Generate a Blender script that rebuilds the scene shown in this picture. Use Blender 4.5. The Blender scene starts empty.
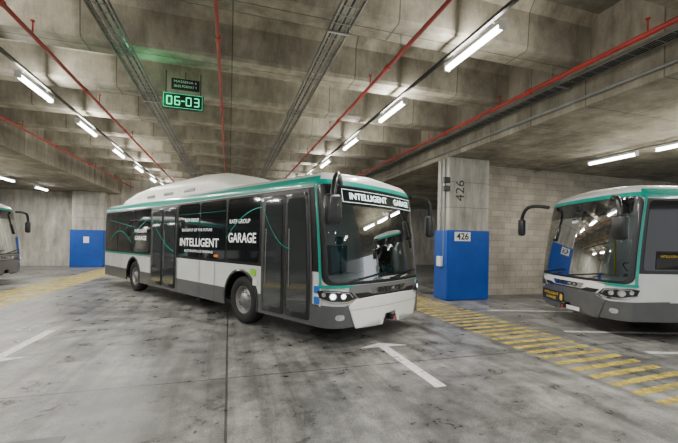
import bpy,bmesh,math,random
from mathutils import Vector,Matrix
from mathutils.geometry import tessellate_polygon
random.seed(4)
COL=bpy.context.scene.collection
# ------------------------------------------------------------------ materials
def newmat(n):
    m=bpy.data.materials.new(n); m.use_nodes=True
    return m,m.node_tree,m.node_tree.nodes['Principled BSDF']
def simple(n,c,rough=.5,metal=0,emit=0,ecol=None,coat=0,var=0.0,vs=3.0):
    m,nt,b=newmat(n)
    b.inputs['Base Color'].default_value=(*c,1); b.inputs['Roughness'].default_value=rough
    b.inputs['Metallic'].default_value=metal
    if coat: b.inputs['Coat Weight'].default_value=coat; b.inputs['Coat Roughness'].default_value=.05
    if emit:
        b.inputs['Emission Color'].default_value=(*(ecol or c),1); b.inputs['Emission Strength'].default_value=emit
    if var:
        tc=nt.nodes.new('ShaderNodeTexCoord'); no=nt.nodes.new('ShaderNodeTexNoise'); no.inputs['Scale'].default_value=vs
        no.inputs['Detail'].default_value=6
        r=nt.nodes.new('ShaderNodeValToRGB'); e=r.color_ramp.elements
        e[0].position=.3; e[1].position=.7
        e[0].color=(*[x*(1-var) for x in c],1); e[1].color=(*[min(1,x*(1+var)) for x in c],1)
        nt.links.new(tc.outputs['Object'],no.inputs['Vector']); nt.links.new(no.outputs['Fac'],r.inputs['Fac']); nt.links.new(r.outputs['Color'],b.inputs['Base Color'])
    return m
def mixc(nt,fac,a,b,mode='MIX'):
    n=nt.nodes.new('ShaderNodeMix'); n.data_type='RGBA'; n.blend_type=mode
    for s,v in ((0,fac),(6,a),(7,b)):
        if hasattr(v,'is_output'): nt.links.new(v,n.inputs[s])
        elif s==0: n.inputs[0].default_value=v
        else: n.inputs[s].default_value=(*v,1)
    return n.outputs[2]
def noise(nt,vec,scale,detail=6,rough=.6):
    n=nt.nodes.new('ShaderNodeTexNoise'); n.inputs['Scale'].default_value=scale; n.inputs['Detail'].default_value=detail; n.inputs['Roughness'].default_value=rough
    nt.links.new(vec,n.inputs['Vector']); return n.outputs['Fac']
def ramp(nt,f,p0,p1,c0=(0,0,0),c1=(1,1,1)):
    r=nt.nodes.new('ShaderNodeValToRGB'); e=r.color_ramp.elements; e[0].position=p0; e[1].position=p1
    e[0].color=(*c0,1); e[1].color=(*c1,1); nt.links.new(f,r.inputs['Fac']); return r.outputs['Color']
def mapping(nt,vec,scale=(1,1,1),rot=(0,0,0)):
    m=nt.nodes.new('ShaderNodeMapping'); m.inputs['Scale'].default_value=scale; m.inputs['Rotation'].default_value=rot
    nt.links.new(vec,m.inputs['Vector']); return m.outputs['Vector']
def concrete(n,base,dark,rough=.85,streak=(1,1,.25),blotch=.6,bump=.25,boards=None):
    m,nt,b=newmat(n); tc=nt.nodes.new('ShaderNodeTexCoord').outputs['Object']
    a=noise(nt,tc,blotch,8,.65); c=mixc(nt,ramp(nt,a,.38,.62),dark,base)
    s=noise(nt,mapping(nt,tc,streak),2.5,6,.7)
    c=mixc(nt,.75,c,ramp(nt,s,.34,.62,(.32,.31,.28),(1,1,1)),'MULTIPLY')
    f=noise(nt,tc,40,4,.7); c=mixc(nt,.35,c,ramp(nt,f,.3,.6,(.6,.6,.6),(1.0,1,1)),'MULTIPLY')
    if boards:
        br=nt.nodes.new('ShaderNodeTexBrick'); nt.links.new(tc,br.inputs['Vector']); br.offset=0
        br.inputs['Color1'].default_value=(1,1,1,1); br.inputs['Color2'].default_value=(.78,.78,.78,1); br.inputs['Mortar'].default_value=(.28,.28,.28,1)
        br.inputs['Scale'].default_value=1; br.inputs['Brick Width'].default_value=boards[0]; br.inputs['Row Height'].default_value=boards[1]; br.inputs['Mortar Size'].default_value=.012
        c=mixc(nt,.85,c,br.outputs['Color'],'MULTIPLY')
    nt.links.new(c,b.inputs['Base Color']); b.inputs['Roughness'].default_value=rough
    bp=nt.nodes.new('ShaderNodeBump'); bp.inputs['Strength'].default_value=bump; bp.inputs['Distance'].default_value=.02
    nt.links.new(f,bp.inputs['Height']); nt.links.new(bp.outputs['Normal'],b.inputs['Normal'])
    return m
M={}
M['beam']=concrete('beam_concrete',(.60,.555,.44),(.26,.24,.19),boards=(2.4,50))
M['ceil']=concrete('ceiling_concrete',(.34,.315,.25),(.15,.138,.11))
M['slab']=concrete('slab_concrete',(.50,.455,.36),(.25,.225,.175),boards=(2.5,1.25))
M['pillar']=concrete('pillar_concrete',(.62,.60,.54),(.40,.385,.34),streak=(1,1,.15))
M['wall']=concrete('painted_wall_concrete',(.78,.75,.67),(.60,.57,.5))
m,nt,b=newmat('block_wall'); tc=nt.nodes.new('ShaderNodeTexCoord').outputs['Object']
v=mapping(nt,tc,rot=(math.radians(90),0,0))
br=nt.nodes.new('ShaderNodeTexBrick'); nt.links.new(v,br.inputs['Vector'])
br.inputs['Color1'].default_value=(.54,.495,.41,1); br.inputs['Color2'].default_value=(.42,.385,.315,1); br.inputs['Mortar'].default_value=(.31,.285,.23,1)
br.inputs['Scale'].default_value=1; br.inputs['Brick Width'].default_value=.5; br.inputs['Row Height'].default_value=.2; br.inputs['Mortar Size'].default_value=.008
a=noise(nt,tc,1.2,8); c=mixc(nt,.7,br.outputs['Color'],ramp(nt,a,.3,.65,(.5,.48,.45),(1.05,1.05,1.05)),'MULTIPLY')
nt.links.new(c,b.inputs['Base Color']); b.inputs['Roughness'].default_value=.9; M['block']=m
# floor
m,nt,b=newmat('floor_concrete'); tc=nt.nodes.new('ShaderNodeTexCoord').outputs['Object']
a=noise(nt,tc,.5,10,.65); c=mixc(nt,ramp(nt,a,.40,.60),(.18,.18,.176),(.40,.396,.38))
s=noise(nt,tc,2.2,10,.75); c=mixc(nt,.95,c,ramp(nt,s,.39,.6,(.40,.40,.40),(1.15,1.15,1.13)),'MULTIPLY')
ty=noise(nt,mapping(nt,tc,(2.6,.16,1),(0,0,.08)),1.6,8,.65); c=mixc(nt,.6,c,ramp(nt,ty,.42,.54,(.5,.5,.5),(1.05,1.05,1.05)),'MULTIPLY')
f=noise(nt,tc,55,4,.8); c=mixc(nt,.9,c,ramp(nt,f,.3,.65,(.38,.38,.38),(1.28,1.28,1.28)),'MULTIPLY')
sp=noise(nt,tc,9,3,.6); c=mixc(nt,ramp(nt,sp,.67,.71),c,(.05,.05,.05))
br=nt.nodes.new('ShaderNodeTexBrick'); nt.links.new(tc,br.inputs['Vector']); br.offset=0
br.inputs['Color1'].default_value=(1,1,1,1); br.inputs['Color2'].default_value=(.75,.75,.75,1); br.inputs['Mortar'].default_value=(.25,.25,.25,1)
br.inputs['Scale'].default_value=1; br.inputs['Brick Width'].default_value=5.2; br.inputs['Row Height'].default_value=4.6; br.inputs['Mortar Size'].default_value=.014
c=mixc(nt,1,c,br.outputs['Color'],'MULTIPLY')
nt.links.new(c,b.inputs['Base Color'])
nt.links.new(ramp(nt,s,.3,.7,(.20,.20,.20),(.5,.5,.5)),b.inputs['Roughness'])
bp=nt.nodes.new('ShaderNodeBump'); bp.inputs['Strength'].default_value=.2; bp.inputs['Distance'].default_value=.01
nt.links.new(f,bp.inputs['Height']); nt.links.new(bp.outputs['Normal'],b.inputs['Normal']); M['floor']=m
def worn(n,c,lo,hi):
    m,nt,b=newmat(n); tc=nt.nodes.new('ShaderNodeTexCoord').outputs['Object']
    f=noise(nt,tc,3.5,10,.75)
    nt.links.new(mixc(nt,ramp(nt,noise(nt,tc,14,6),.3,.7),tuple(x*.6 for x in c),c),b.inputs['Base Color'])
    b.inputs['Roughness'].default_value=.6
    t=nt.nodes.new('ShaderNodeBsdfTransparent'); mx=nt.nodes.new('ShaderNodeMixShader')
    nt.links.new(ramp(nt,f,lo,hi),mx.inputs[0]); nt.links.new(t.outputs[0],mx.inputs[1]); nt.links.new(b.outputs[0],mx.inputs[2])
    nt.links.new(mx.outputs[0],nt.nodes['Material Output'].inputs[0]); return m
M['yellow']=worn('worn_yellow_paint',(.72,.55,.09),.34,.56)
M['yellow_old']=worn('very_worn_yellow_paint',(.75,.60,.15),.3,.55)
M['white']=worn('worn_white_paint',(.88,.88,.86),.25,.42)
M['white_old']=worn('old_white_paint',(.8,.8,.78),.3,.45)
M['red']=simple('red_pipe_paint',(.36,.025,.02),.45,var=.3,vs=2)
M['galv']=simple('galvanised_steel',(.32,.33,.32),.45,.8,var=.2)
M['darksteel']=simple('dark_steel',(.06,.06,.06),.5,.6)
M['lamp']=simple('lamp_tube',(1,1,1),.4,emit=22,ecol=(1,.99,.95))
M['lamph']=simple('lamp_housing',(.75,.76,.75),.4)
M['blue']=simple('blue_pillar_paint',(.004,.065,.36),.5,var=.15,vs=2)
M['plate']=simple('sign_plate_white',(.8,.8,.78),.5)
M['ink']=simple('black_ink',(.02,.02,.02),.6)
M['green']=simple('green_led',(.02,.5,.25),.5,emit=1.5,ecol=(.05,1,.45))
M['signblk']=simple('sign_black',(.006,.008,.007),.5)
M['teal']=simple('teal_paint',(.0,.34,.27),.3,coat=.6,var=.05)
M['silver']=simple('light_grey_paint',(.70,.72,.71),.3,coat=.6,var=.05)
M['midgrey']=simple('mid_grey_paint',(.22,.23,.23),.3,.3,coat=.6,var=.05)
M['whitep']=simple('white_paint',(.92,.92,.88),.25,coat=.7,var=.03)
M['cream']=simple('cream_roof_paint',(.88,.87,.79),.4,var=.06)
M['skirt']=simple('dark_grey_paint',(.085,.088,.092),.35,coat=.4,var=.1)
M['black']=simple('black_trim',(.009,.01,.011),.35,coat=.3)
M['rubber']=simple('tyre_rubber',(.016,.016,.016),.75,var=.3,vs=8)
M['rim']=simple('painted_rim',(.26,.26,.26),.4,.5,var=.15,vs=6)
M['chrome']=simple('chrome',(.8,.8,.8),.12,1)
M['glassblk']=simple('tinted_window_glass',(.010,.012,.014),.05,coat=1)
M['doorglass']=simple('door_glass',(.04,.045,.047),.05,coat=1)
M['lettering']=simple('white_lettering',(.9,.92,.9),.5,emit=.3,ecol=(1,1,1))
M['led']=simple('display_lettering',(.9,1,1),.5,emit=1.3,ecol=(.75,1,.95))
M['hl']=simple('headlight_lens',(.8,.88,1),.08,emit=6,ecol=(.75,.88,1),coat=1)
M['hloff']=simple('headlight_lens_off',(.6,.64,.66),.08,.5,coat=1,var=.3,vs=20)
M['orange']=simple('orange_film',(.7,.2,.03),.4)
M['yelsign']=simple('yellow_film',(.75,.5,.03),.4)
M['bluefilm']=simple('blue_film',(.02,.16,.6),.4)
M['redfilm']=simple('red_film',(.7,.03,.02),.4)
M['inter']=simple('interior_grey',(.2,.21,.22),.7)
M['seat']=simple('seat_fabric',(.07,.2,.25),.9)
M['greenfilm']=simple('lime_film',(.3,.65,.05),.4)
m,nt,b=newmat('windscreen_glass')
t=nt.nodes.new('ShaderNodeBsdfTransparent'); t.inputs[0].default_value=(.5,.56,.55,1)
g=nt.nodes.new('ShaderNodeBsdfGlossy'); g.inputs['Roughness'].default_value=.03; g.inputs['Color'].default_value=(.6,.62,.62,1)
fr=nt.nodes.new('ShaderNodeFresnel'); fr.inputs[0].default_value=1.42
mx=nt.nodes.new('ShaderNodeMixShader'); nt.links.new(fr.outputs[0],mx.inputs[0]); nt.links.new(t.outputs[0],mx.inputs[1]); nt.links.new(g.outputs[0],mx.inputs[2])
nt.links.new(mx.outputs[0],nt.nodes['Material Output'].inputs[0]); M['wind']=m
# ------------------------------------------------------------------ helpers
def obj(name,me,mat=None,parent=None,loc=None,rot=None,smooth=False,label=None,cat=None,kind=None,group=None):
    o=bpy.data.objects.new(name,me); COL.objects.link(o)
    if mat is not None and me is not None and len(me.materials)==0: me.materials.append(M[mat] if isinstance(mat,str) else mat)
    if smooth:
        for p in me.polygons: p.use_smooth=True
    if parent: o.parent=parent
    if loc: o.location=loc
    if rot: o.rotation_euler=rot
    if label:o['label']=label
    if cat:o['category']=cat
    if kind:o['kind']=kind
    if group:o['group']=group
    return o
def bm2me(bm,name):
    me=bpy.data.meshes.new(name); bm.to_mesh(me); bm.free(); return me
def add_box(bm,x0,x1,y0,y1,z0,z1):
    vs=[bm.verts.new(p) for p in [(x0,y0,z0),(x1,y0,z0),(x1,y1,z0),(x0,y1,z0),(x0,y0,z1),(x1,y0,z1),(x1,y1,z1),(x0,y1,z1)]]
    for f in [(0,3,2,1),(4,5,6,7),(0,1,5,4),(1,2,6,5),(2,3,7,6),(3,0,4,7)]: bm.faces.new([vs[i] for i in f])
    return vs
def boxme(name,x0,x1,y0,y1,z0,z1,bev=0,seg=2):
    bm=bmesh.new(); add_box(bm,x0,x1,y0,y1,z0,z1)
    if bev: bmesh.ops.bevel(bm,geom=bm.edges[:],offset=bev,segments=seg,affect='EDGES',profile=.5)
    return bm2me(bm,name)
def add_cyl(bm,p,q,r,n=10,r2=None):
    p=Vector(p);q=Vector(q);d=q-p; L=d.length
    mt=Matrix.Translation((p+q)/2)@d.to_track_quat('Z','Y').to_matrix().to_4x4()
    bmesh.ops.create_cone(bm,cap_ends=True,segments=n,radius1=r,radius2=r if r2 is None else r2,depth=L,matrix=mt)
def cylme(name,p,q,r,n=10,r2=None):
    bm=bmesh.new(); add_cyl(bm,p,q,r,n,r2); return bm2me(bm,name)
def tube_me(name,pts,r,n=10):
    cu=bpy.data.curves.new(name,'CURVE'); cu.dimensions='3D'; cu.bevel_depth=r; cu.bevel_resolution=3; cu.use_fill_caps=True
    sp=cu.splines.new('NURBS'); sp.points.add(len(pts)-1)
    for i,p in enumerate(pts): sp.points[i].co=(*p,1)
    sp.use_endpoint_u=True; sp.order_u=3; sp.resolution_u=6
    o=bpy.data.objects.new('t',cu); COL.objects.link(o); dg=bpy.context.evaluated_depsgraph_get()
    me=bpy.data.meshes.new_from_object(o.evaluated_get(dg)); bpy.data.objects.remove(o); me.name=name
    return me
def text_bm(s,size,bold=.0,width=None,align='CENTER',space=1.0):
    cu=bpy.data.curves.new('txt','FONT'); cu.body=s; cu.size=size; cu.align_x=align; cu.align_y='CENTER'; cu.offset=bold; cu.resolution_u=3; cu.space_character=space
    o=bpy.data.objects.new('t',cu); COL.objects.link(o); dg=bpy.context.evaluated_depsgraph_get()
    me=bpy.data.meshes.new_from_object(o.evaluated_get(dg)); bpy.data.objects.remove(o)
    bm=bmesh.new(); bm.from_mesh(me); bpy.data.meshes.remove(me)
    if width and bm.verts:
        xs=[v.co.x for v in bm.verts]; k=width/(max(xs)-min(xs)); c=(max(xs)+min(xs))/2
        for v in bm.verts: v.co.x=(v.co.x-c)*k
    return bm
def text_me(name,s,size,bold=0,width=None,ext=.0):
    return bm2me(text_bm(s,size,bold,width),name)
def lathe(name,prof,n=36):
    bm=bmesh.new(); rings=[]
    for r,y in prof:
        rings.append([bm.verts.new((r*math.cos(2*math.pi*i/n),y,r*math.sin(2*math.pi*i/n))) for i in range(n)])
    for a,b_ in zip(rings,rings[1:]):
        for i in range(n): bm.faces.new((a[i],a[(i+1)%n],b_[(i+1)%n],b_[i]))
    bmesh.ops.remove_doubles(bm,verts=bm.verts,dist=1e-5)
    return bm2me(bm,name)
# ------------------------------------------------------------------ bus surface
W=1.33;LEN=12.0;R=.34;RR=.25;B=.10
ye=1.06
for _ in range(5):
    ph=math.atan(2*B/ye); ye=W-R*(1-math.sin(ph))
T=[]
for i in range(21):
    y=ye*i/20; a=math.atan(2*B*y/ye/ye); T.append((-B*(y/ye)**2,y,math.cos(a),math.sin(a)))
cx=-B-R*math.cos(ph); cy=ye-R*math.sin(ph)
for i in range(1,19):
    a=ph+(math.pi/2-ph)*i/18; T.append((cx+R*math.cos(a),cy+R*math.sin(a),math.cos(a),math.sin(a)))
SS=-cx; iS=len(T)-1
T.append((-(LEN-RR),W,0,1))
for i in range(1,13):
    a=math.pi/2+math.pi/2*i/12; T.append((-(LEN-RR)+RR*math.cos(a),W-RR+RR*math.sin(a),math.cos(a),math.sin(a)))
T.append((-LEN,0,-1,0))
UU=[0]
for p,q in zip(T,T[1:]): UU.append(UU[-1]+math.hypot(q[0]-p[0],q[1]-p[1]))
US=UU[iS]; LH=UU[-1]
def U(s): return US+(s-SS)
import bisect as _b
def P(u,z,off=0):
    sg=1 if u>=0 else -1; a=min(abs(u),LH-1e-6)
    i=max(0,min(len(UU)-2,_b.bisect_right(UU,a)-1)); t=(a-UU[i])/(UU[i+1]-UU[i])
    x,y,nx,ny=[T[i][k]*(1-t)+T[i+1][k]*t for k in range(4)]
    ins=0
    if z>1: ins=.03*((z-1)/1.6)**2
    if z>2.6:
        q=min(.97,(z-2.6)/.25); ins+=.25*(1-math.sqrt(1-q*q))
    ins-=off; x-=nx*ins;y-=ny*ins
    w=max(0,min(1,(x+1.6)/1.6)); w=w*w*(3-2*w)
    rk=.24*((z-1)/1.8)**1.4 if z>1 else 0
    x-=rk*w
    return Vector((x,-sg*y,z))
UG=[i*.06 for i in range(-26,27)]+[s*(LH-k*.09) for s in (-1,1) for k in range(1,19)]+[s*(US+.3*k) for s in (-1,1) for k in range(1,5)]
ZG=[.4+.15*i for i in range(0,15)]+[2.64,2.68,2.72,2.76,2.79,2.82]
def cut(bm):
    us=[v.co.x for v in bm.verts]; zs=[v.co.y for v in bm.verts]; a,b,c,d=min(us),max(us),min(zs),max(zs)
    for u in UG:
        if a<u<b: bmesh.ops.bisect_plane(bm,geom=bm.verts[:]+bm.edges[:]+bm.faces[:],plane_co=(u,0,0),plane_no=(1,0,0))
    for z in ZG:
        if c<z<d: bmesh.ops.bisect_plane(bm,geom=bm.verts[:]+bm.edges[:]+bm.faces[:],plane_co=(0,z,0),plane_no=(0,1,0))
def poly_bm(outer,holes=()):
    loops=[[Vector((p[0],p[1],0)) for p in l] for l in [outer,*holes]]
    flat=[p for l in loops for p in l]; tri=tessellate_polygon(loops)
    bm=bmesh.new(); vs=[bm.verts.new(p) for p in flat]
    for t in tri:
        try: bm.faces.new([vs[i] for i in t])
        except ValueError: pass
    return bm
def warp(bm,off,name,thick=0):
    for v in bm.verts: v.co=P(v.co.x,v.co.y,off)
    if thick:
        bmesh.ops.recalc_face_normals(bm,faces=bm.faces)
        r=bmesh.ops.extrude_face_region(bm,geom=bm.faces[:])
        vs=[g for g in r['geom'] if isinstance(g,bmesh.types.BMVert)]
        for v in vs:
            d=Vector((v.co.x+6 if abs(v.co.x+6)>5.6 else 0, v.co.y,0)); 
            if d.length>0: v.co-=d.normalized()*thick
        bmesh.ops.recalc_face_normals(bm,faces=bm.faces)
    return bm2me(bm,name)
CACHE={}
def rrect(u0,u1,z0,z1,r=.05,n=4):
    pts=[]
    if u0>u1:u0,u1=u1,u0
    for cxx,cz,a0 in ((u1-r,z1-r,0),(u0+r,z1-r,90),(u0+r,z0+r,180),(u1-r,z0+r,270)):
        for i in range(n+1):
            a=math.radians(a0+90*i/n); pts.append((cxx+r*math.cos(a),cz+r*math.sin(a)))
    return pts
def disc(u,z,r,n=16): return [(u+r*math.cos(2*math.pi*i/n),z+r*math.sin(2*math.pi*i/n)) for i in range(n)]
ZB=.33; AR=.58; WZ=.48; WF=2.68; WR=8.80
def arcpts(c,sgn,z0,z1,n=8,r=AR):
    return [(c+sgn*math.sqrt(max(0,r*r-(z-WZ)**2)),z) for z in [z0+(z1-z0)*i/n for i in range(n+1)]]
def notch(uc,dirn,r=AR):
    a0=math.asin((WZ-ZB)/r); out=[]
    for i in range(17):
        a=math.pi+a0-(math.pi+2*a0)*i/16
        out.append((uc+r*math.cos(a),WZ+r*math.sin(a)))
    return out
WSH=rrect(-1.36,1.36,1.05,2.30,.12,5)
def build_bus(loc,ang,label,full=True,pod=False,text='main',lights_on=False,seatrows=True):
    root=bpy.data.objects.new('city_bus',None); COL.objects.link(root); root.location=(loc[0],loc[1],0); root.rotation_euler=(0,0,ang)
    root['label']=label; root['category']='bus'; root['group']='city buses parked in the garage'
    def part(name,key,maker,mat,parent=None,smooth=True,lab=None):
        if key not in CACHE:
            me=maker(); 
            if smooth:
                for p in me.polygons:p.use_smooth=True
            me.materials.append(M[mat]); CACHE[key]=me
        o=obj(name,CACHE[key],None,parent or root)
        if lab:o['label']=lab
        return o
    def patch(name,pts,mat,off=.004,parent=None,holes=(),thick=0,key=None,lab=None):
        key=key or (name,round(sum(p[0]*1.7+p[1] for p in pts),3),len(pts),off,mat)
        def mk():
            bm=poly_bm(pts,holes); cut(bm); return warp(bm,off,name,thick)
        return part(name,key,mk,mat,parent,True,lab)
    def sp(pts,side=1): return [(side*U(s),z) for s,z in pts]
    def txt(name,s,uc,z,size,mat='lettering',off=.012,bold=0,width=None,parent=None):
        bm=text_bm(s,size,bold,width)
        for v in bm.verts: v.co=P(uc-v.co.x,z+v.co.y,off)
        me=bm2me(bm,name); me.materials.append(M[mat]); return obj(name,me,None,parent or root)
    def mkbody():
        outer=[(-LH,ZB)]+notch(-U(WR),1)+notch(-U(WF),1)+notch(U(WF),1)+notch(U(WR),1)+[(LH,ZB),(LH,2.84),(-LH,2.84)]
        bm=poly_bm(outer,[WSH]); cut(bm); return warp(bm,0,'body')
    body=part('body','body',mkbody,'silver',lab='light grey painted bus body shell')
    def mkroof():
        bm=bmesh.new(); us=[-LH+2*LH*i/160 for i in range(160)]
        ring=[P(u,2.84) for u in us]; rs=[]
        for k,z in ((1,2.84),(.7,2.875),(.35,2.89),(.02,2.895)):
            rs.append([bm.verts.new((p.x*(1 if k==1 else .99)+(0 if k==1 else -.06),p.y*k,z)) for p in ring])
        for a,b_ in zip(rs,rs[1:]):
            for i in range(160): bm.faces.new((a[i],a[(i+1)%160],b_[(i+1)%160],b_[i]))
        return bm2me(bm,'roof')
    part('roof','roof',mkroof,'cream')
    part('chassis_floor','chas',lambda:boxme('c',-11.8,-.35,-1.2,1.2,.34,.42),'black',smooth=False)
    def mkwell():
        bm=bmesh.new()
        n=16; rs=[]
        for y in (0,.55): rs.append([bm.verts.new((AR*1.03*math.cos(math.pi*i/n),y,AR*1.03*math.sin(math.pi*i/n))) for i in range(n+1)])
        for i in range(n): bm.faces.new((rs[0][i],rs[0][i+1],rs[1][i+1],rs[1][i]))
        bm.faces.new(rs[1]); return bm2me(bm,'well')
    tire=lambda:lathe('tire',[(.28,.02),(.30,0),(.40,-.012),(.455,.005),(.475,.04),(.478,.13),(.475,.24),(.455,.275),(.40,.29),(.28,.27)],48)
    rim=lambda:lathe('rim',[(.285,.03),(.275,.015),(.262,.03),(.25,.09),(.225,.11),(.2,.075),(.17,.055),(.13,.05),(.12,.02),(.08,.005),(.06,-.01),(.0,-.012)],40)
    for s in (WF,WR):
        for sd in (-1,1):
            w=bpy.data.objects.new('wheel',None); COL.objects.link(w); w.parent=root
            w.location=(-s,sd*1.28,WZ); w.rotation_euler=(0,0,0 if sd<0 else math.pi)
            part('tire','tire',tire,'rubber',w); part('rim','rim',rim,'rim',w,lab='grey steel rim')
            if (sd<0 and text=='main'):
                for i in range(10):
                    a=2*math.pi*i/10
                    nn=part('wheel_nut','nut',lambda:cylme('nut',(0,.06,0),(0,.03,0),.015,6),'galv',w,False); nn.location=(.165*math.cos(a),0,.165*math.sin(a))
            ww=part('wheel_well','well',mkwell,'black',None,True); ww.location=(-s,sd*1.3,WZ); ww.rotation_euler=(0,0,0 if sd<0 else math.pi)
            uc=sd*-1*U(s)
            n1=notch(uc,1,AR-.005); n2=notch(uc,1,AR+.05)
            patch('wheel_arch_trim',n1+n2[::-1],'black',.015,thick=.02)
    for sd in (1,-1):
        patch('window_band',sp([(.42,1.2),(11.8,1.2),(11.8,2.58),(.42,2.58)],sd),'black',.004)
        patch('roof_stripe',sp([(.30,2.60),(11.85,2.60),(11.85,2.765),(.30,2.765)],sd),'teal',.008)
        zt=.68
        patch('skirt_panel',sp([(.40,ZB)]+arcpts(WF,-1,ZB,zt)+[(.40,zt)],sd),'skirt',.012)
        patch('skirt_panel',sp(arcpts(WF,1,ZB,zt)+arcpts(WR,-1,ZB,zt)[::-1],sd),'skirt',.012)
        patch('skirt_panel',sp(arcpts(WR,1,ZB,zt)+[(11.7,zt),(11.7,ZB)],sd),'skirt',.012)
        for s in (3.7,4.4,5.6,7.4,9.9,10.7):
            patch('panel_seam',sp([(s,ZB+.01),(s+.015,ZB+.01),(s+.015,1.18),(s,1.18)],sd),'black',.015)
        patch('teal_trim_line',sp([(7.4,1.15),(11.8,1.15),(11.8,1.2),(7.4,1.2)],sd),'teal',.013)
    for a,b_ in ((2.08,3.22),(3.30,4.42),(4.48,5.58),(7.45,8.9),(8.98,10.3),(10.38,11.6)):
        patch('side_window',rrect(U(a),U(b_),1.26,2.54,.07),'glassblk',.010)
    for a,b_ in ((.5,1.9),(2.0,3.4),(3.5,4.9),(5.0,6.4),(6.5,7.9),(8.0,9.6),(9.7,11.6)):
        patch('side_window',rrect(-U(b_),-U(a),1.26,2.54,.07),'glassblk',.010)
    for d0,d1 in ((.58,1.98),(5.66,7.36)):
        dr=patch('door',rrect(U(d0),U(d1),.36,2.56,.04),'skirt',.014,lab='double-leaf glazed bus door with dark frame')
        mid=(d0+d1)/2
        for a,b_ in ((d0+.05,mid-.02),(mid+.02,d1-.05)):
            lf=patch('door_leaf',rrect(U(a),U(b_),.40,2.5,.05),'black',.028,parent=dr,thick=.02)
            patch('door_glass',rrect(U(a+.06),U(b_-.06),.50,2.42,.08),'doorglass',.034,parent=dr)
            patch('door_handle_bar',rrect(U(b_-.13),U(b_-.105),.9,1.9,.01),'galv',.04,parent=dr)
    # front
    patch('windscreen_surround',rrect(-1.47,1.47,1.0,2.62,.14,5),'black',.006,holes=[WSH[:]],key='wssur')
    patch('windscreen',WSH,'wind',.002,key='wsh',lab='large curved tinted windscreen')
    ds=patch('destination_display',rrect(-1.30,1.30,2.30,2.60,.06),'glassblk',.012,lab='black destination display above the windscreen')
    patch('front_roof_stripe',[(-1.5,2.62),(1.5,2.62),(1.5,2.70),(-1.5,2.70)],'teal',.012)
    for sd in (1,-1):
        patch('pillar_stripe',[(sd*(US-.06),.98),(sd*(US-.01),.98),(sd*(US-.01),2.6),(sd*(US-.06),2.6)],'teal',.016)
        patch('corner_stripe',[(sd*(US),.945),(sd*(US),1.0),(sd*1.1,1.0),(sd*.8,.985),(sd*1.1,.955)],'teal',.020)
        h=patch('headlight_housing',[(sd*.86,.78),(sd*.97,.885),(sd*1.2,.915),(sd*1.40,.925),(sd*1.55,.90),(sd*1.50,.80),(sd*1.3,.745),(sd*1.05,.74)],'black',.024,lab='glossy black headlight housing')
        patch('headlight_rim',[(sd*.83,.775),(sd*.86,.785),(sd*1.05,.745),(sd*1.3,.75),(sd*1.50,.80),(sd*1.52,.79),(sd*1.31,.725),(sd*1.04,.715)],'chrome',.027,parent=h)
        for uu,rr in ((1.12,.052),(1.28,.06)):
            patch('headlight_bezel',disc(sd*uu,.828,rr),'chrome',.028,parent=h)
            patch('headlight_lens',disc(sd*uu,.828,rr*.7),'hl' if lights_on else 'hloff',.031,parent=h)
        patch('daytime_light',[(sd*.93,.80),(sd*1.0,.875),(sd*1.2,.90),(sd*1.42,.908),(sd*1.42,.898),(sd*1.2,.888),(sd*1.01,.862),(sd*.95,.80)],'hloff',.029,parent=h)
        patch('turn_indicator',disc(sd*1.42,.85,.035),'hloff',.029,parent=h)
        patch('bumper_corner',[(sd*.80,ZB),(sd*U(1.0),ZB),(sd*U(1.0),.70),(sd*1.1,.67),(sd*.86,.70)],'skirt',.018)
        patch('fog_light',rrect(sd*1.1,sd*1.24,.45,.54,.04),'hloff',.026)
    dk={'dark':'skirt','main':'midgrey','plain':'whitep'}[text]
    patch('front_panel',[(-1.0,.99),(-1.0,.90),(-.84,.74),(.84,.74),(1.0,.90),(1.0,.99)],dk,.012,lab='painted front panel below the windscreen')
    patch('front_grille',[(-.80,.78),(.80,.78),(.90,.86),(.6,.86),(.46,.82),(-.46,.82),(-.6,.86),(-.90,.86)],'black',.0255)
    patch('badge_bar',[(-.44,.83),(.44,.83),(.52,.93),(-.52,.93)],'chrome',.020)
    txt('badge_lettering','IVECO',0,.88,.11,'ink',.028,.002,.66)
    bp=patch('bumper',[(-1.02,.66),(-.88,ZB-.03),(-.24,ZB-.05),(-.14,.46),(.14,.46),(.24,ZB-.05),(.88,ZB-.03),(1.02,.66),(.86,.765),(.4,.79),(-.4,.79),(-.86,.765)],'whitep' if text=='main' else 'skirt',.036,thick=.03,lab='front bumper with central notch')
    patch('bumper_recess',[(-.26,ZB),(.26,ZB),(.18,.48),(-.18,.48)],'black',.004)
    patch('bumper_seam',[(-.98,.60),(.98,.60),(.98,.606),(-.98,.606)],'skirt',.039)
    part('tow_coupling','tow',lambda:boxme('tow',-.02,.10,-.06,.06,.34,.46,.02),'black',smooth=False)
    part('tow_pin','towp',lambda:boxme('towp',.085,.115,-.02,.02,.36,.40,.005),'redfilm',smooth=False)
    def mk_head(): return boxme('mh',-.07,.07,-.13,.13,-.24,.2,.055,3)
    for sd,hp,arm in ((-1,(.17,-1.68,2.16),[(-.22,-1.1,2.62),(-.02,-1.35,2.70),(.15,-1.62,2.63),(.17,-1.68,2.34)]),(1,(.0,1.44,2.05),[(-.2,1.0,2.60),(-.05,1.25,2.62),(.0,1.42,2.5),(.0,1.44,2.2)])):
        mr=bpy.data.objects.new('side_mirror',None); COL.objects.link(mr); mr.parent=root; mr.location=hp
        h=part('mirror_head',('mh'),mk_head,'black',mr); h.rotation_euler=(0,0,.2*sd)
        a=part('mirror_arm',('ma',sd),lambda:tube_me('ma',[Vector(p)-Vector(hp) for p in arm],.045),'black',mr)
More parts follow.
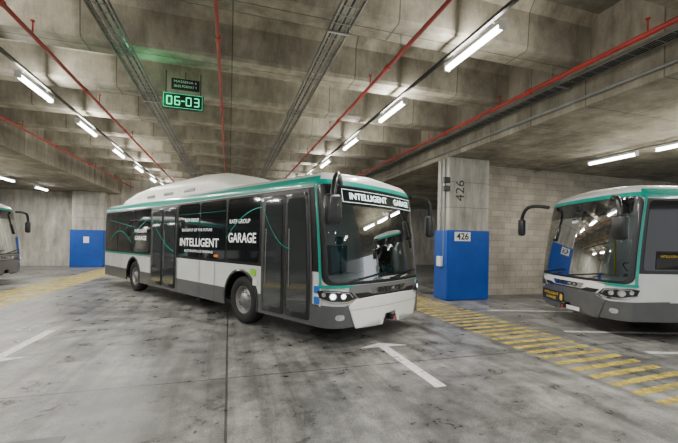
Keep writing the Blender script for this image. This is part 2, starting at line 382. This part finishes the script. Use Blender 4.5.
        g=part('mirror_glass','mg',lambda:boxme('mg',-.078,-.07,-.1,.1,-.2,.16,.003),'chrome',mr,False); g.rotation_euler=(0,0,.2*sd)
    for a0,a1 in ((-1.0,-.15),(.05,.95)):
        patch('wiper',[(-a0,1.04),(-a0,1.065),(-a1,1.18),(-a1,1.155)],'black',.03)
        patch('wiper_arm',[(-(a0+a1)/2-.02,1.0),(-(a0+a1)/2+.02,1.0),(-a1-.06,1.17),(-a1-.09,1.17)],'black',.036)
    # interior
    part('dashboard','dash',lambda:boxme('d',-.9,-.42,-1.05,1.1,.75,1.08,.08),'inter')
    part('steering_column','stc',lambda:cylme('s',(-.7,.6,.95),(-.95,.6,1.2),.04),'black')
    s=part('steering_wheel','stw',lambda:lathe('sw',[(.2,-.012),(.212,0),(.2,.012),(.19,0),(.2,-.012)],28),'black'); s.location=(-.95,.6,1.22)
    s.rotation_euler=Vector((-.7,0,.7)).to_track_quat('Y','Z').to_euler()
    def seatm():
        bm=bmesh.new(); add_box(bm,-.22,.24,-.22,.22,.38,.5); add_box(bm,-.3,-.18,-.22,.22,.48,1.1); add_box(bm,-.29,-.2,-.12,.12,1.12,1.3); add_box(bm,-.1,.1,-.08,.08,0,.38)
        bmesh.ops.bevel(bm,geom=bm.edges[:],offset=.03,segments=2,affect='EDGES'); return bm2me(bm,'seat')
    st=part('driver_seat','seat',seatm,'seat'); st.location=(-1.55,.6,.5)
    if seatrows:
        for i in range(3):
            for y in (-.85,-.4,.4,.85):
                if i==0 and y<0: continue
                q=part('passenger_seat','seat',seatm,'seat'); q.location=(-3.4-i*.8,y,.44)
        for x,y in ((-1.3,-.35),(-2.2,-.3),(-2.2,.45)):
            q=part('grab_pole','pole',lambda:cylme('p',(0,0,.42),(0,0,2.75),.018),'yelsign'); q.location=(x,y,0)
        q=part('driver_partition','dp',lambda:boxme('dp',-2.05,-2.0,.1,1.15,.42,1.6,.02),'inter')
        part('saloon_lamp','sl',lambda:boxme('sl',-4.6,-2.6,-.75,-.65,2.66,2.69,.01),'lamph')
        L=bpy.data.lights.new('saloon_light','AREA'); L.shape='RECTANGLE'; L.size=2; L.size_y=.1; L.energy=9; L.color=(.95,1,1)
        lo=bpy.data.objects.new('saloon_light',L); COL.objects.link(lo); lo.parent=root; lo.location=(-3.6,-.7,2.64)
    if pod:
        def mkpod():
            bm=bmesh.new(); secs=[(-2.2,.7,.05),(-2.6,.85,.14),(-3.7,.95,.18),(-4.05,1.0,.40),(-4.5,1.03,.53),(-5.3,1.05,.58),(-8.6,1.05,.56),(-9.8,1.04,.47),(-10.8,1.0,.28),(-11.4,.9,.08)]
            rs=[]
            for x,w,h in secs:
                r=[]
                for i in range(17):
                    a=math.pi*i/16; c=math.cos(a); s_=math.sin(a)
                    r.append(bm.verts.new((x,w*math.copysign(abs(c)**.5,c),2.84+h*(s_**.6 if s_>0 else 0))))
                rs.append(r)
            for a,b_ in zip(rs,rs[1:]):
                for i in range(16): bm.faces.new((a[i],a[i+1],b_[i+1],b_[i]))
            bm.faces.new(rs[0]); bm.faces.new(rs[-1]); return bm2me(bm,'pod')
        pd=part('roof_pod','pod',mkpod,'cream',lab='cream rounded roof fairing over gas tanks')
        for x in (-5.6,-6.9,-8.2):
            part('roof_pod_vent',('vent',x),lambda:boxme('v',x-.3,x+.3,-1.065,-1.0,2.92,3.0,.01),'midgrey',pd,False)
    if text=='main':
        txt('display_lettering','INTELLIGENT',.36,2.445,.15,'led',.022,.003,.98,ds)
        txt('display_lettering','GARAGE',-.68,2.445,.15,'led',.022,.003,.62,ds)
        for z in (2.34,2.55): patch('display_border',[(-1.12,z),(1.0,z),(1.0,z+.006),(-1.12,z+.006)],'led',.020,parent=ds)
        for u in (-1.12,1.0): patch('display_border',[(u,2.34),(u+.007,2.34),(u+.007,2.555),(u,2.555)],'led',.020,parent=ds)
        txt('side_lettering','INTELLIGENT',U(4.5),1.60,.27,'lettering',.016,.004,1.9)
        txt('side_lettering','GARAGE',U(2.66),1.72,.27,'lettering',.016,.005,1.0)
        txt('side_lettering','RATP GROUP',U(2.75),2.06,.12,'lettering',.016,.001,.75)
        txt('side_lettering','AUTONOMOUS PARKING',U(4.5),1.40,.08,'lettering',.016,0,1.4)
        txt('side_lettering','RATP GROUP',U(4.85),2.14,.11,'lettering',.016,.001,.7)
        txt('side_lettering','BUS DEPOT OF THE FUTURE',U(4.6),1.90,.09,'lettering',.016,.0,1.5)
        txt('side_lettering','INTELLIGENT',U(8.2),1.90,.14,'lettering',.016,.002,1.0)
        txt('side_lettering','GARAGE',U(8.2),1.68,.18,'lettering',.016,.002,.95)
        txt('front_lettering','RATP',-.05,2.2,.07,'lettering',.014,.001)
        def ribbon(f,s0,s1,w,off=.036,n=22):
            top=[(s0+(s1-s0)*i/n,f((i)/n)+w) for i in range(n+1)]; bot=[(s,z-w) for s,z in top]
            patch('teal_ribbon',sp(top+bot[::-1]),'teal',off)
        ribbon(lambda t:2.3-.6*t*t,2.0,3.25,.02,.017)
        ribbon(lambda t:1.55+.8*t*t,1.1,1.95,.018,.045)
        ribbon(lambda t:1.35+.9*t**1.5,5.75,7.3,.025,.045)
        ribbon(lambda t:2.3-.5*t,7.5,8.9,.018,.017)
        ribbon(lambda t:1.5+.4*math.sin(t*3),8.9,11.2,.03,.017)
        ribbon(lambda t:2.0+.3*t,8.6,11.2,.02,.017)
        ribbon(lambda t:2.30-.02*t,3.3,5.5,.006,.017)
        patch('orange_sticker',rrect(U(3.55),U(3.75),1.30,1.36,.02),'orange',.016)
        patch('lime_sticker',rrect(U(2.15),U(2.33),1.0,1.14,.02),'greenfilm',.016)
        patch('white_sticker',rrect(U(2.1),U(2.24),.82,.94,.02),'plate',.016)
        patch('sticker_border',rrect(U(.38),U(.55),.66,1.0,.02),'plate',.018)
        patch('wheelchair_sticker',rrect(U(.40),U(.53),.86,.98,.02),'bluefilm',.022)
        patch('pushchair_sticker',rrect(U(.40),U(.53),.69,.81,.02),'bluefilm',.022)
    elif text=='plain':
        txt('front_lettering','RATP',.0,2.20,.08,'lettering',.014,.002)
        stx=patch('bumper_sticker',rrect(.05,1.0,.42,.66,.03),'ink',.047,lab='black sticker with yellow lettering')
        txt('sticker_lettering','INTELLIGENT',.57,.585,.08,'yelsign',.05,.001,.65,stx)
        txt('sticker_lettering','GARAGE',.57,.49,.08,'yelsign',.05,.001,.45,stx)
        patch('sticker_emblem',rrect(.09,.19,.47,.61,.04),'yelsign',.05,parent=stx)
        lp=patch('licence_plate',rrect(-.45,.0,.34,.42,.01),'plate',.055)
        p1=patch('window_poster',rrect(-U(2.1),-U(.72),1.28,1.62,.02),'ink',.016)
        txt('poster_lettering','INTELLIGENT GARAGE',-U(1.1),1.52,.06,'yelsign',.02,.0,.6,p1)
        patch('poster_orange_field',rrect(-U(1.95),-U(1.5),1.30,1.50,.02),'orange',.02,parent=p1)
    return root
build_bus((2.745,5.862),math.atan2(-.8607,.5087),'grey, white and teal city bus with white window lettering',pod=True,text='main',lights_on=True)
build_bus((7.07,6.045),math.radians(163),'white, grey and teal city bus parked beside the blue-based pillar',text='plain')
build_bus((-7.65,15.87),0.0,'dark-fronted city bus with lit headlights under side slab',text='dark',seatrows=False,lights_on=True)
# ------------------------------------------------------------------ room
obj('floor',boxme('floor',-24,24,-9,24.6,-.2,0),'floor',kind='structure')
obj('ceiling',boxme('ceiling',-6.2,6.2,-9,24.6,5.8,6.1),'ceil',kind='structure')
obj('wall_back',boxme('wall_back',-24,24,24.4,24.7,0,5.8),'wall',kind='structure')
obj('wall_right',boxme('wall_block',7.4,24,9.85,10.1,0,4.25),'block',kind='structure')
obj('wall_left',boxme('wall_left',-24.2,-24,-9,24.6,0,4.25),'wall',kind='structure')
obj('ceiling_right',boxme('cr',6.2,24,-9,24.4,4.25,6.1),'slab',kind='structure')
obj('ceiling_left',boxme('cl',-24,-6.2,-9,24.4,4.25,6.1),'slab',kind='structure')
def beamme():
    bm=bmesh.new(); prof=[(-.24,5.0),(.24,5.0),(.27,5.06),(.30,5.62),(.42,5.8),(-.42,5.8),(-.30,5.62),(-.27,5.06)]
    a=[bm.verts.new((-6.2,y,z)) for y,z in prof]; b_=[bm.verts.new((6.2,y,z)) for y,z in prof]
    n=len(prof)
    for i in range(n): bm.faces.new((a[i],a[(i+1)%n],b_[(i+1)%n],b_[i]))
    bm.faces.new(a); bm.faces.new(b_[::-1]); return bm2me(bm,'beam')
bme=beamme()
for i in range(15):
    obj('ceiling_beam',bme,'beam',loc=(0,-4.8+2.0*i,0),label='raw concrete beam spanning the hall ceiling',cat='beam',group='concrete ceiling beams')
for sx in (1,-1):
    for y in (-4.9,9.45,23.65):
        if sx<0 and y==9.45: continue
        x0,x1=(6.1,7.55) if sx>0 else (-8.4,-6.8)
        pr=bpy.data.objects.new('pillar',None); COL.objects.link(pr); pr.location=((x0+x1)/2,y,0)
        pr['label']='raw concrete pillar with blue painted base'; pr['category']='pillar'; pr['group']='hall pillars'
        hw=abs(x1-x0)/2
        me=boxme('pc',-hw+.06,hw,-.3,.35,0,4.24,.03,2)
        obj('pillar_shaft',me,'pillar',pr)
        bm=bmesh.new(); add_box(bm,-hw,hw+.02,-.33,.38,0.01,2.08)
        bmesh.ops.bevel(bm,geom=bm.edges[:],offset=.02,segments=2,affect='EDGES')
        obj('blue_wrap',bm2me(bm,'bw'),'blue',pr,label='blue painted pillar base')
        for z in (2.75,3.5):
            obj('formwork_seam',boxme('fs',-hw+.055,hw+.004,-.304,.354,z,z+.012),'skirt',pr)
        if sx>0 and y==9.45:
            sg=obj('number_plate',boxme('np',-.5,.05,-.345,-.332,1.76,2.03,.004),'plate',pr,label='white plate reading 426')
            t=obj('number_lettering',text_me('n','426',.27,.006,.42),'ink',sg); t.location=(-.225,-.35,1.89); t.rotation_euler=(math.pi/2,0,0)
            t=obj('painted_number',text_me('n','426',.42,.0,.62),'ink',pr); t.location=(-.30,-.304,3.25); t.rotation_euler=(math.pi/2,-math.pi/2,0)
            obj('junction_box',boxme('jb',-hw-.08,-hw+.0,-.1,.12,1.0,1.3,.01),'plate',pr)
            obj('conduit',cylme('cd',(-hw+.02,-.1,1.3),(-hw+.02,-.1,4.2),.03),'galv',pr)
            obj('conduit',cylme('cd',(-hw+.02,.1,2.1),(-hw+.02,.1,4.2),.02),'galv',pr)
            for z0 in (3.45,3.2):
                obj('camera_unit',boxme('cu',-hw-.16,-hw+.04,-.36,-.26,z0,z0+.17,.02),'black',pr)
        elif sx<0 and y>20:
            obj('notice_sheet',boxme('ns',-.15,.12,-.345,-.332,1.35,1.7),'plate',pr)
# lamps
LC={}
LC['h']=boxme('lh',-.045,.045,-.62,.62,.0,.06,.01); LC['t']=cylme('lt',(0,-.6,-.03),(0,.6,-.03),.042,14); LC['e']=boxme('le',-.05,.05,-.02,.02,-.07,.06)
def lamp(x,y,z,top,lab='white fluorescent tube lamp hanging below concrete beams',up=8,down=26,grp='fluorescent lamps'):
    r=bpy.data.objects.new('ceiling_lamp',None); COL.objects.link(r); r.location=(x,y,z)
    r['label']=lab; r['category']='lamp'; r['group']=grp
    obj('lamp_housing',LC['h'],'lamph',r); obj('lamp_tube',LC['t'],'lamp',r)
    k=('r',round(top-z,2))
    if k not in LC: LC[k]=cylme('hr',(0,0,.05),(0,0,top-z),.008,6)
    for e in (-.63,.63): obj('lamp_end_cap',LC['e'],'lamph',r,loc=(0,e,0))
    for e in (-.45,.45): obj('hanger_rod',LC[k],'galv',r,loc=(0,e,0))
    for nm,pw,rx,dz,sz in (('down',down,0,-.08,.08),('up',up,math.pi,.065,.06)):
        if not pw: continue
        L=bpy.data.lights.new('lamp_light','AREA'); L.shape='RECTANGLE'; L.size=sz; L.size_y=1.16; L.energy=pw; L.color=(1,.97,.90)
        lo=bpy.data.objects.new('lamp_light',L); COL.objects.link(lo); lo.parent=r; lo.location=(0,0,dz); lo.rotation_euler=(rx,0,0)
for y in (-6.7,-3.9,-1.1,1.75,4.55,7.3,10.1,13,15.8,18.6,21.4): lamp(3.4,y,4.6,4.75,up=54,down=96)
for y in (-5.5,-2.7,.1,2.9,5.7,8.5,11.15,14,16.9,19.8,22.6): lamp(-3.67,y,4.6,4.75,up=54,down=96)
for y in (-3,.5,3.8,5.5,7.2): lamp(9.9,y,4.08,4.24,up=0,down=64,lab='white fluorescent tube lamp under the side slab')
for y in (6.5,11,15,18.5,21.5): lamp(-9.0,y,4.08,4.24,up=0,down=130,lab='white fluorescent tube lamp under the side slab')
def rail(name,x,z,w,h,mat,lab,cat,y0=-8,y1=24.3):
    return obj(name,boxme(name,x-w/2,x+w/2,y0,y1,z,z+h),mat,label=lab,cat=cat)
rail('lamp_rail',3.4,4.75,.05,.05,'darksteel','slim steel rail carrying tube lamps','rail')
rail('lamp_rail',-3.67,4.75,.05,.05,'darksteel','slim steel rail carrying tube lamps','rail')
def pipe(x,z,r,lab='red painted sprinkler pipe hung below beams',mat='red',y0=-8,y1=24.3,top=5.0,name='sprinkler_pipe',coup=True):
    rt=obj(name,cylme('pp',(x,y0,z),(x,y1,z),r,12),mat,label=lab,cat='pipe',group='overhead pipes')
    if coup:
        hm=cylme('ph',(0,0,0),(0,0,top+.02-z),.007,6); cm=cylme('pc',(0,-.05,0),(0,.05,0),r*1.45,12)
        bm=bmesh.new(); add_cyl(bm,(0,0,0),(0,0,.2),.012,8); add_cyl(bm,(0,0,.2),(0,0,.22),.03,8); sm=bm2me(bm,'sh')
        for k in range(3,9):
            obj('pipe_hanger',hm,'galv',rt,loc=(x,1.2+4*k-8,z))
        for k in range(3,11):
            y=2.1+2.9*k-8; obj('pipe_coupling',cm,mat,rt,loc=(x,y,z)); obj('sprinkler_head',sm,mat,rt,loc=(x,y+.8,z))
pipe(-2.86,4.7,.032); pipe(-5.6,4.7,.032); pipe(2.56,4.7,.032); pipe(5.6,4.7,.04); pipe(-.21,4.7,.028)
pipe(9.9,4.17,.02,'thin conduit above lamps under side slab','galv',y1=9.8,top=4.22,coup=False,name='conduit_pipe')
def tray(x,z,w,lab='galvanised wire cable tray hung below beams',cab=3,y0=-8,y1=24.3):
    bm=bmesh.new()
    for e in (-1,1): add_box(bm,x+e*w/2-.006,x+e*w/2+.006,y0,y1,z,z+.06)
    for e in range(1,5): add_box(bm,x-w/2+w*e/5-.004,x-w/2+w*e/5+.004,y0,y1,z,z+.006)
    y=y0
    while y<y1: add_box(bm,x-w/2,x+w/2,y,y+.012,z-.004,z+.004); y+=.2
    rt=obj('cable_tray',bm2me(bm,'tr'),'galv',label=lab,cat='cable tray',group='overhead cable trays')
    for i in range(cab):
        xx=x-w/2+.05+i*(w-.1)/max(1,cab-1)
        obj('cable',cylme('cb',(xx,y0,z+.02),(xx,y1,z+.02),.014,6),'black',rt)
    bm=bmesh.new()
    for e in (-1,1): add_cyl(bm,(x+e*w/2,0,z),(x+e*w/2,0,5.02),.007,6)
    add_box(bm,x-w/2-.03,x+w/2+.03,-.02,.02,z-.03,z-.005); hm=bm2me(bm,'th')
    for k in range(2,9): obj('tray_hanger',hm,'galv',rt,loc=(0,1.2+4*k-8,0))
    return rt
tray(-1.76,4.85,.3); tray(1.53,4.85,.3); rt=tray(5.92,4.65,.28,cab=5)
obj('edge_conduit',cylme('ec',(6.165,-8,4.4),(6.165,24.3,4.4),.03,10),'galv',rt)
# clock and sign
ck=bpy.data.objects.new('digital_clock',None); COL.objects.link(ck); ck.location=(-.92,7.8,4.42)
ck['label']='black hanging clock with green digits reading 06-03'; ck['category']='clock'
obj('clock_case',boxme('cc',-.38,.38,-.04,.06,-.155,.155,.015),'signblk',ck)
bm=bmesh.new(); add_box(bm,-.36,.36,-.045,-.041,.134,.138); add_box(bm,-.36,.36,-.045,-.041,-.138,-.134); add_box(bm,-.36,-.356,-.045,-.041,-.138,.138); add_box(bm,.356,.36,-.045,-.041,-.138,.138)
obj('clock_border',bm2me(bm,'cb'),'green',ck)
segs={'0':'abcdef','6':'acdefg','3':'abcdg'}
def seg7(ch,cx):
    bm=bmesh.new(); w,h,t=.085,.155,.020
    S={'a':(-w/2,w/2,h/2-t/2,h/2+t/2),'g':(-w/2,w/2,-t/2,t/2),'d':(-w/2,w/2,-h/2-t/2,-h/2+t/2),'b':(w/2-t/2,w/2+t/2,0,h/2),'c':(w/2-t/2,w/2+t/2,-h/2,0),'f':(-w/2-t/2,-w/2+t/2,0,h/2),'e':(-w/2-t/2,-w/2+t/2,-h/2,0)}
    for s in segs[ch]:
        x0,x1,z0,z1=S[s]; add_box(bm,cx+x0,cx+x1,-.046,-.041,z0,z1)
    obj('clock_digit',bm2me(bm,'cdg'),'green',ck)
for ch,x in zip('0603',(-.25,-.105,.105,.25)): seg7(ch,x)
obj('clock_dash',boxme('dash',-.03,.03,-.046,-.041,-.009,.009),'green',ck)
for x in (-.32,.32): obj('clock_hanger',cylme('ch',(x,.02,.15),(x,.02,.6),.01,6),'darksteel',ck)
L=bpy.data.lights.new('clock_light','POINT'); L.energy=9; L.color=(.1,1,.4); L.shadow_soft_size=.1
lo=bpy.data.objects.new('clock_light',L); COL.objects.link(lo); lo.parent=ck; lo.location=(-.45,-.35,.1)
sg=bpy.data.objects.new('information_sign',None); COL.objects.link(sg); sg.location=(-.88,7.8,4.76)
sg['label']='small black hanging sign with two lines of pale text'; sg['category']='sign'
obj('sign_panel',boxme('sp',-.26,.26,-.03,.0,-.11,.11,.01),'signblk',sg)
for s,z in (('MASSENA 6',.045),('06:03 FORMAT 9',-.045)):
    t=obj('sign_lettering',text_me('st',s,.07,0,.42),'plate',sg); t.location=(0,-.034,z); t.rotation_euler=(math.pi/2,0,0)
obj('sign_hanger',cylme('sh',(0,-.01,.11),(0,-.01,.25),.01,6),'darksteel',sg)
# ------------------------------------------------------------------ floor markings
def quads(name,qs,mat,lab,cat='floor marking'):
    bm=bmesh.new()
    for q in qs:
        vs=[bm.verts.new((p[0],p[1],.004)) for p in q]; bm.faces.new(vs)
    return obj(name,bm2me(bm,name),mat,label=lab,cat=cat)
def bars(x0,x1,y0,y1,per,wd,sk):
    out=[]; y=y0
    while y<y1: out.append([(x0,y),(x1,y+sk),(x1,y+sk+wd),(x0,y+wd)]); y+=per
    return out
quads('hatched_walkway_marking',bars(4.5,5.85,-1,24,.26,.12,.08),'yellow','worn yellow hatched walkway stripes along the pillars')
quads('hatched_walkway_marking',bars(-6.5,-5.1,-1,24,.28,.18,-.08),'yellow_old','faded yellow hatched walkway stripes along the side bays')
def arrow(x,y0,y1,d,lab):
    qs=[[(x-.075,y0),(x+.075,y0),(x+.075,y1),(x-.075,y1)],[(x-.42,y1),(x+.42,y1),(x,y1+d*.22)]]
    quads('arrow_marking',qs,'white',lab)
arrow(2.42,3.7,5.35,1,'white painted direction arrow on concrete')
arrow(-3.03,7.7,6.1,-1,'white painted direction arrow on concrete')
hd=Vector((.9563,-.2922)); pn=Vector((.2922,.9563))
def line(p,L,w=.12):
    p=Vector(p); return [p,p+hd*L,p+hd*L+pn*w,p+pn*w]
quads('bay_line_marking',[line((6.3,7.6),4,.1)],'white_old','thin white parking bay line')
quads('bay_line_marking',[line((6.4,4.0),6)],'white_old','thin white parking bay line')
quads('bay_line_marking',[line((6.3,5.4),3)],'white_old','thin white parking bay line')
obj('drain_cover',boxme('dc',-1.9,-1.3,3.1,3.6,0,.006),'skirt',label='flat dark metal drain cover set in concrete floor',cat='drain cover')
# ------------------------------------------------------------------ world and camera
w=bpy.data.worlds.new('World'); bpy.context.scene.world=w; w.use_nodes=True
w.node_tree.nodes['Background'].inputs[0].default_value=(.92,.95,1,1); w.node_tree.nodes['Background'].inputs[1].default_value=.9
cd=bpy.data.cameras.new('camera'); cam=bpy.data.objects.new('camera',cd); COL.objects.link(cam)
cd.sensor_width=36; cd.lens=36*360/678; cd.shift_y=.0288; cd.clip_start=.05
Rv=Vector((.9563,-.2922,0)); F=Vector((.2922,.9563,0)); Z=Vector((0,0,1)); th=math.radians(1.0)
r2=Rv*math.cos(th)+Z*math.sin(th); u2=Z*math.cos(th)-Rv*math.sin(th)
mt=Matrix((r2,u2,-F)).transposed().to_4x4(); mt.translation=(0,0,1.7); cam.matrix_world=mt
bpy.context.scene.camera=cam
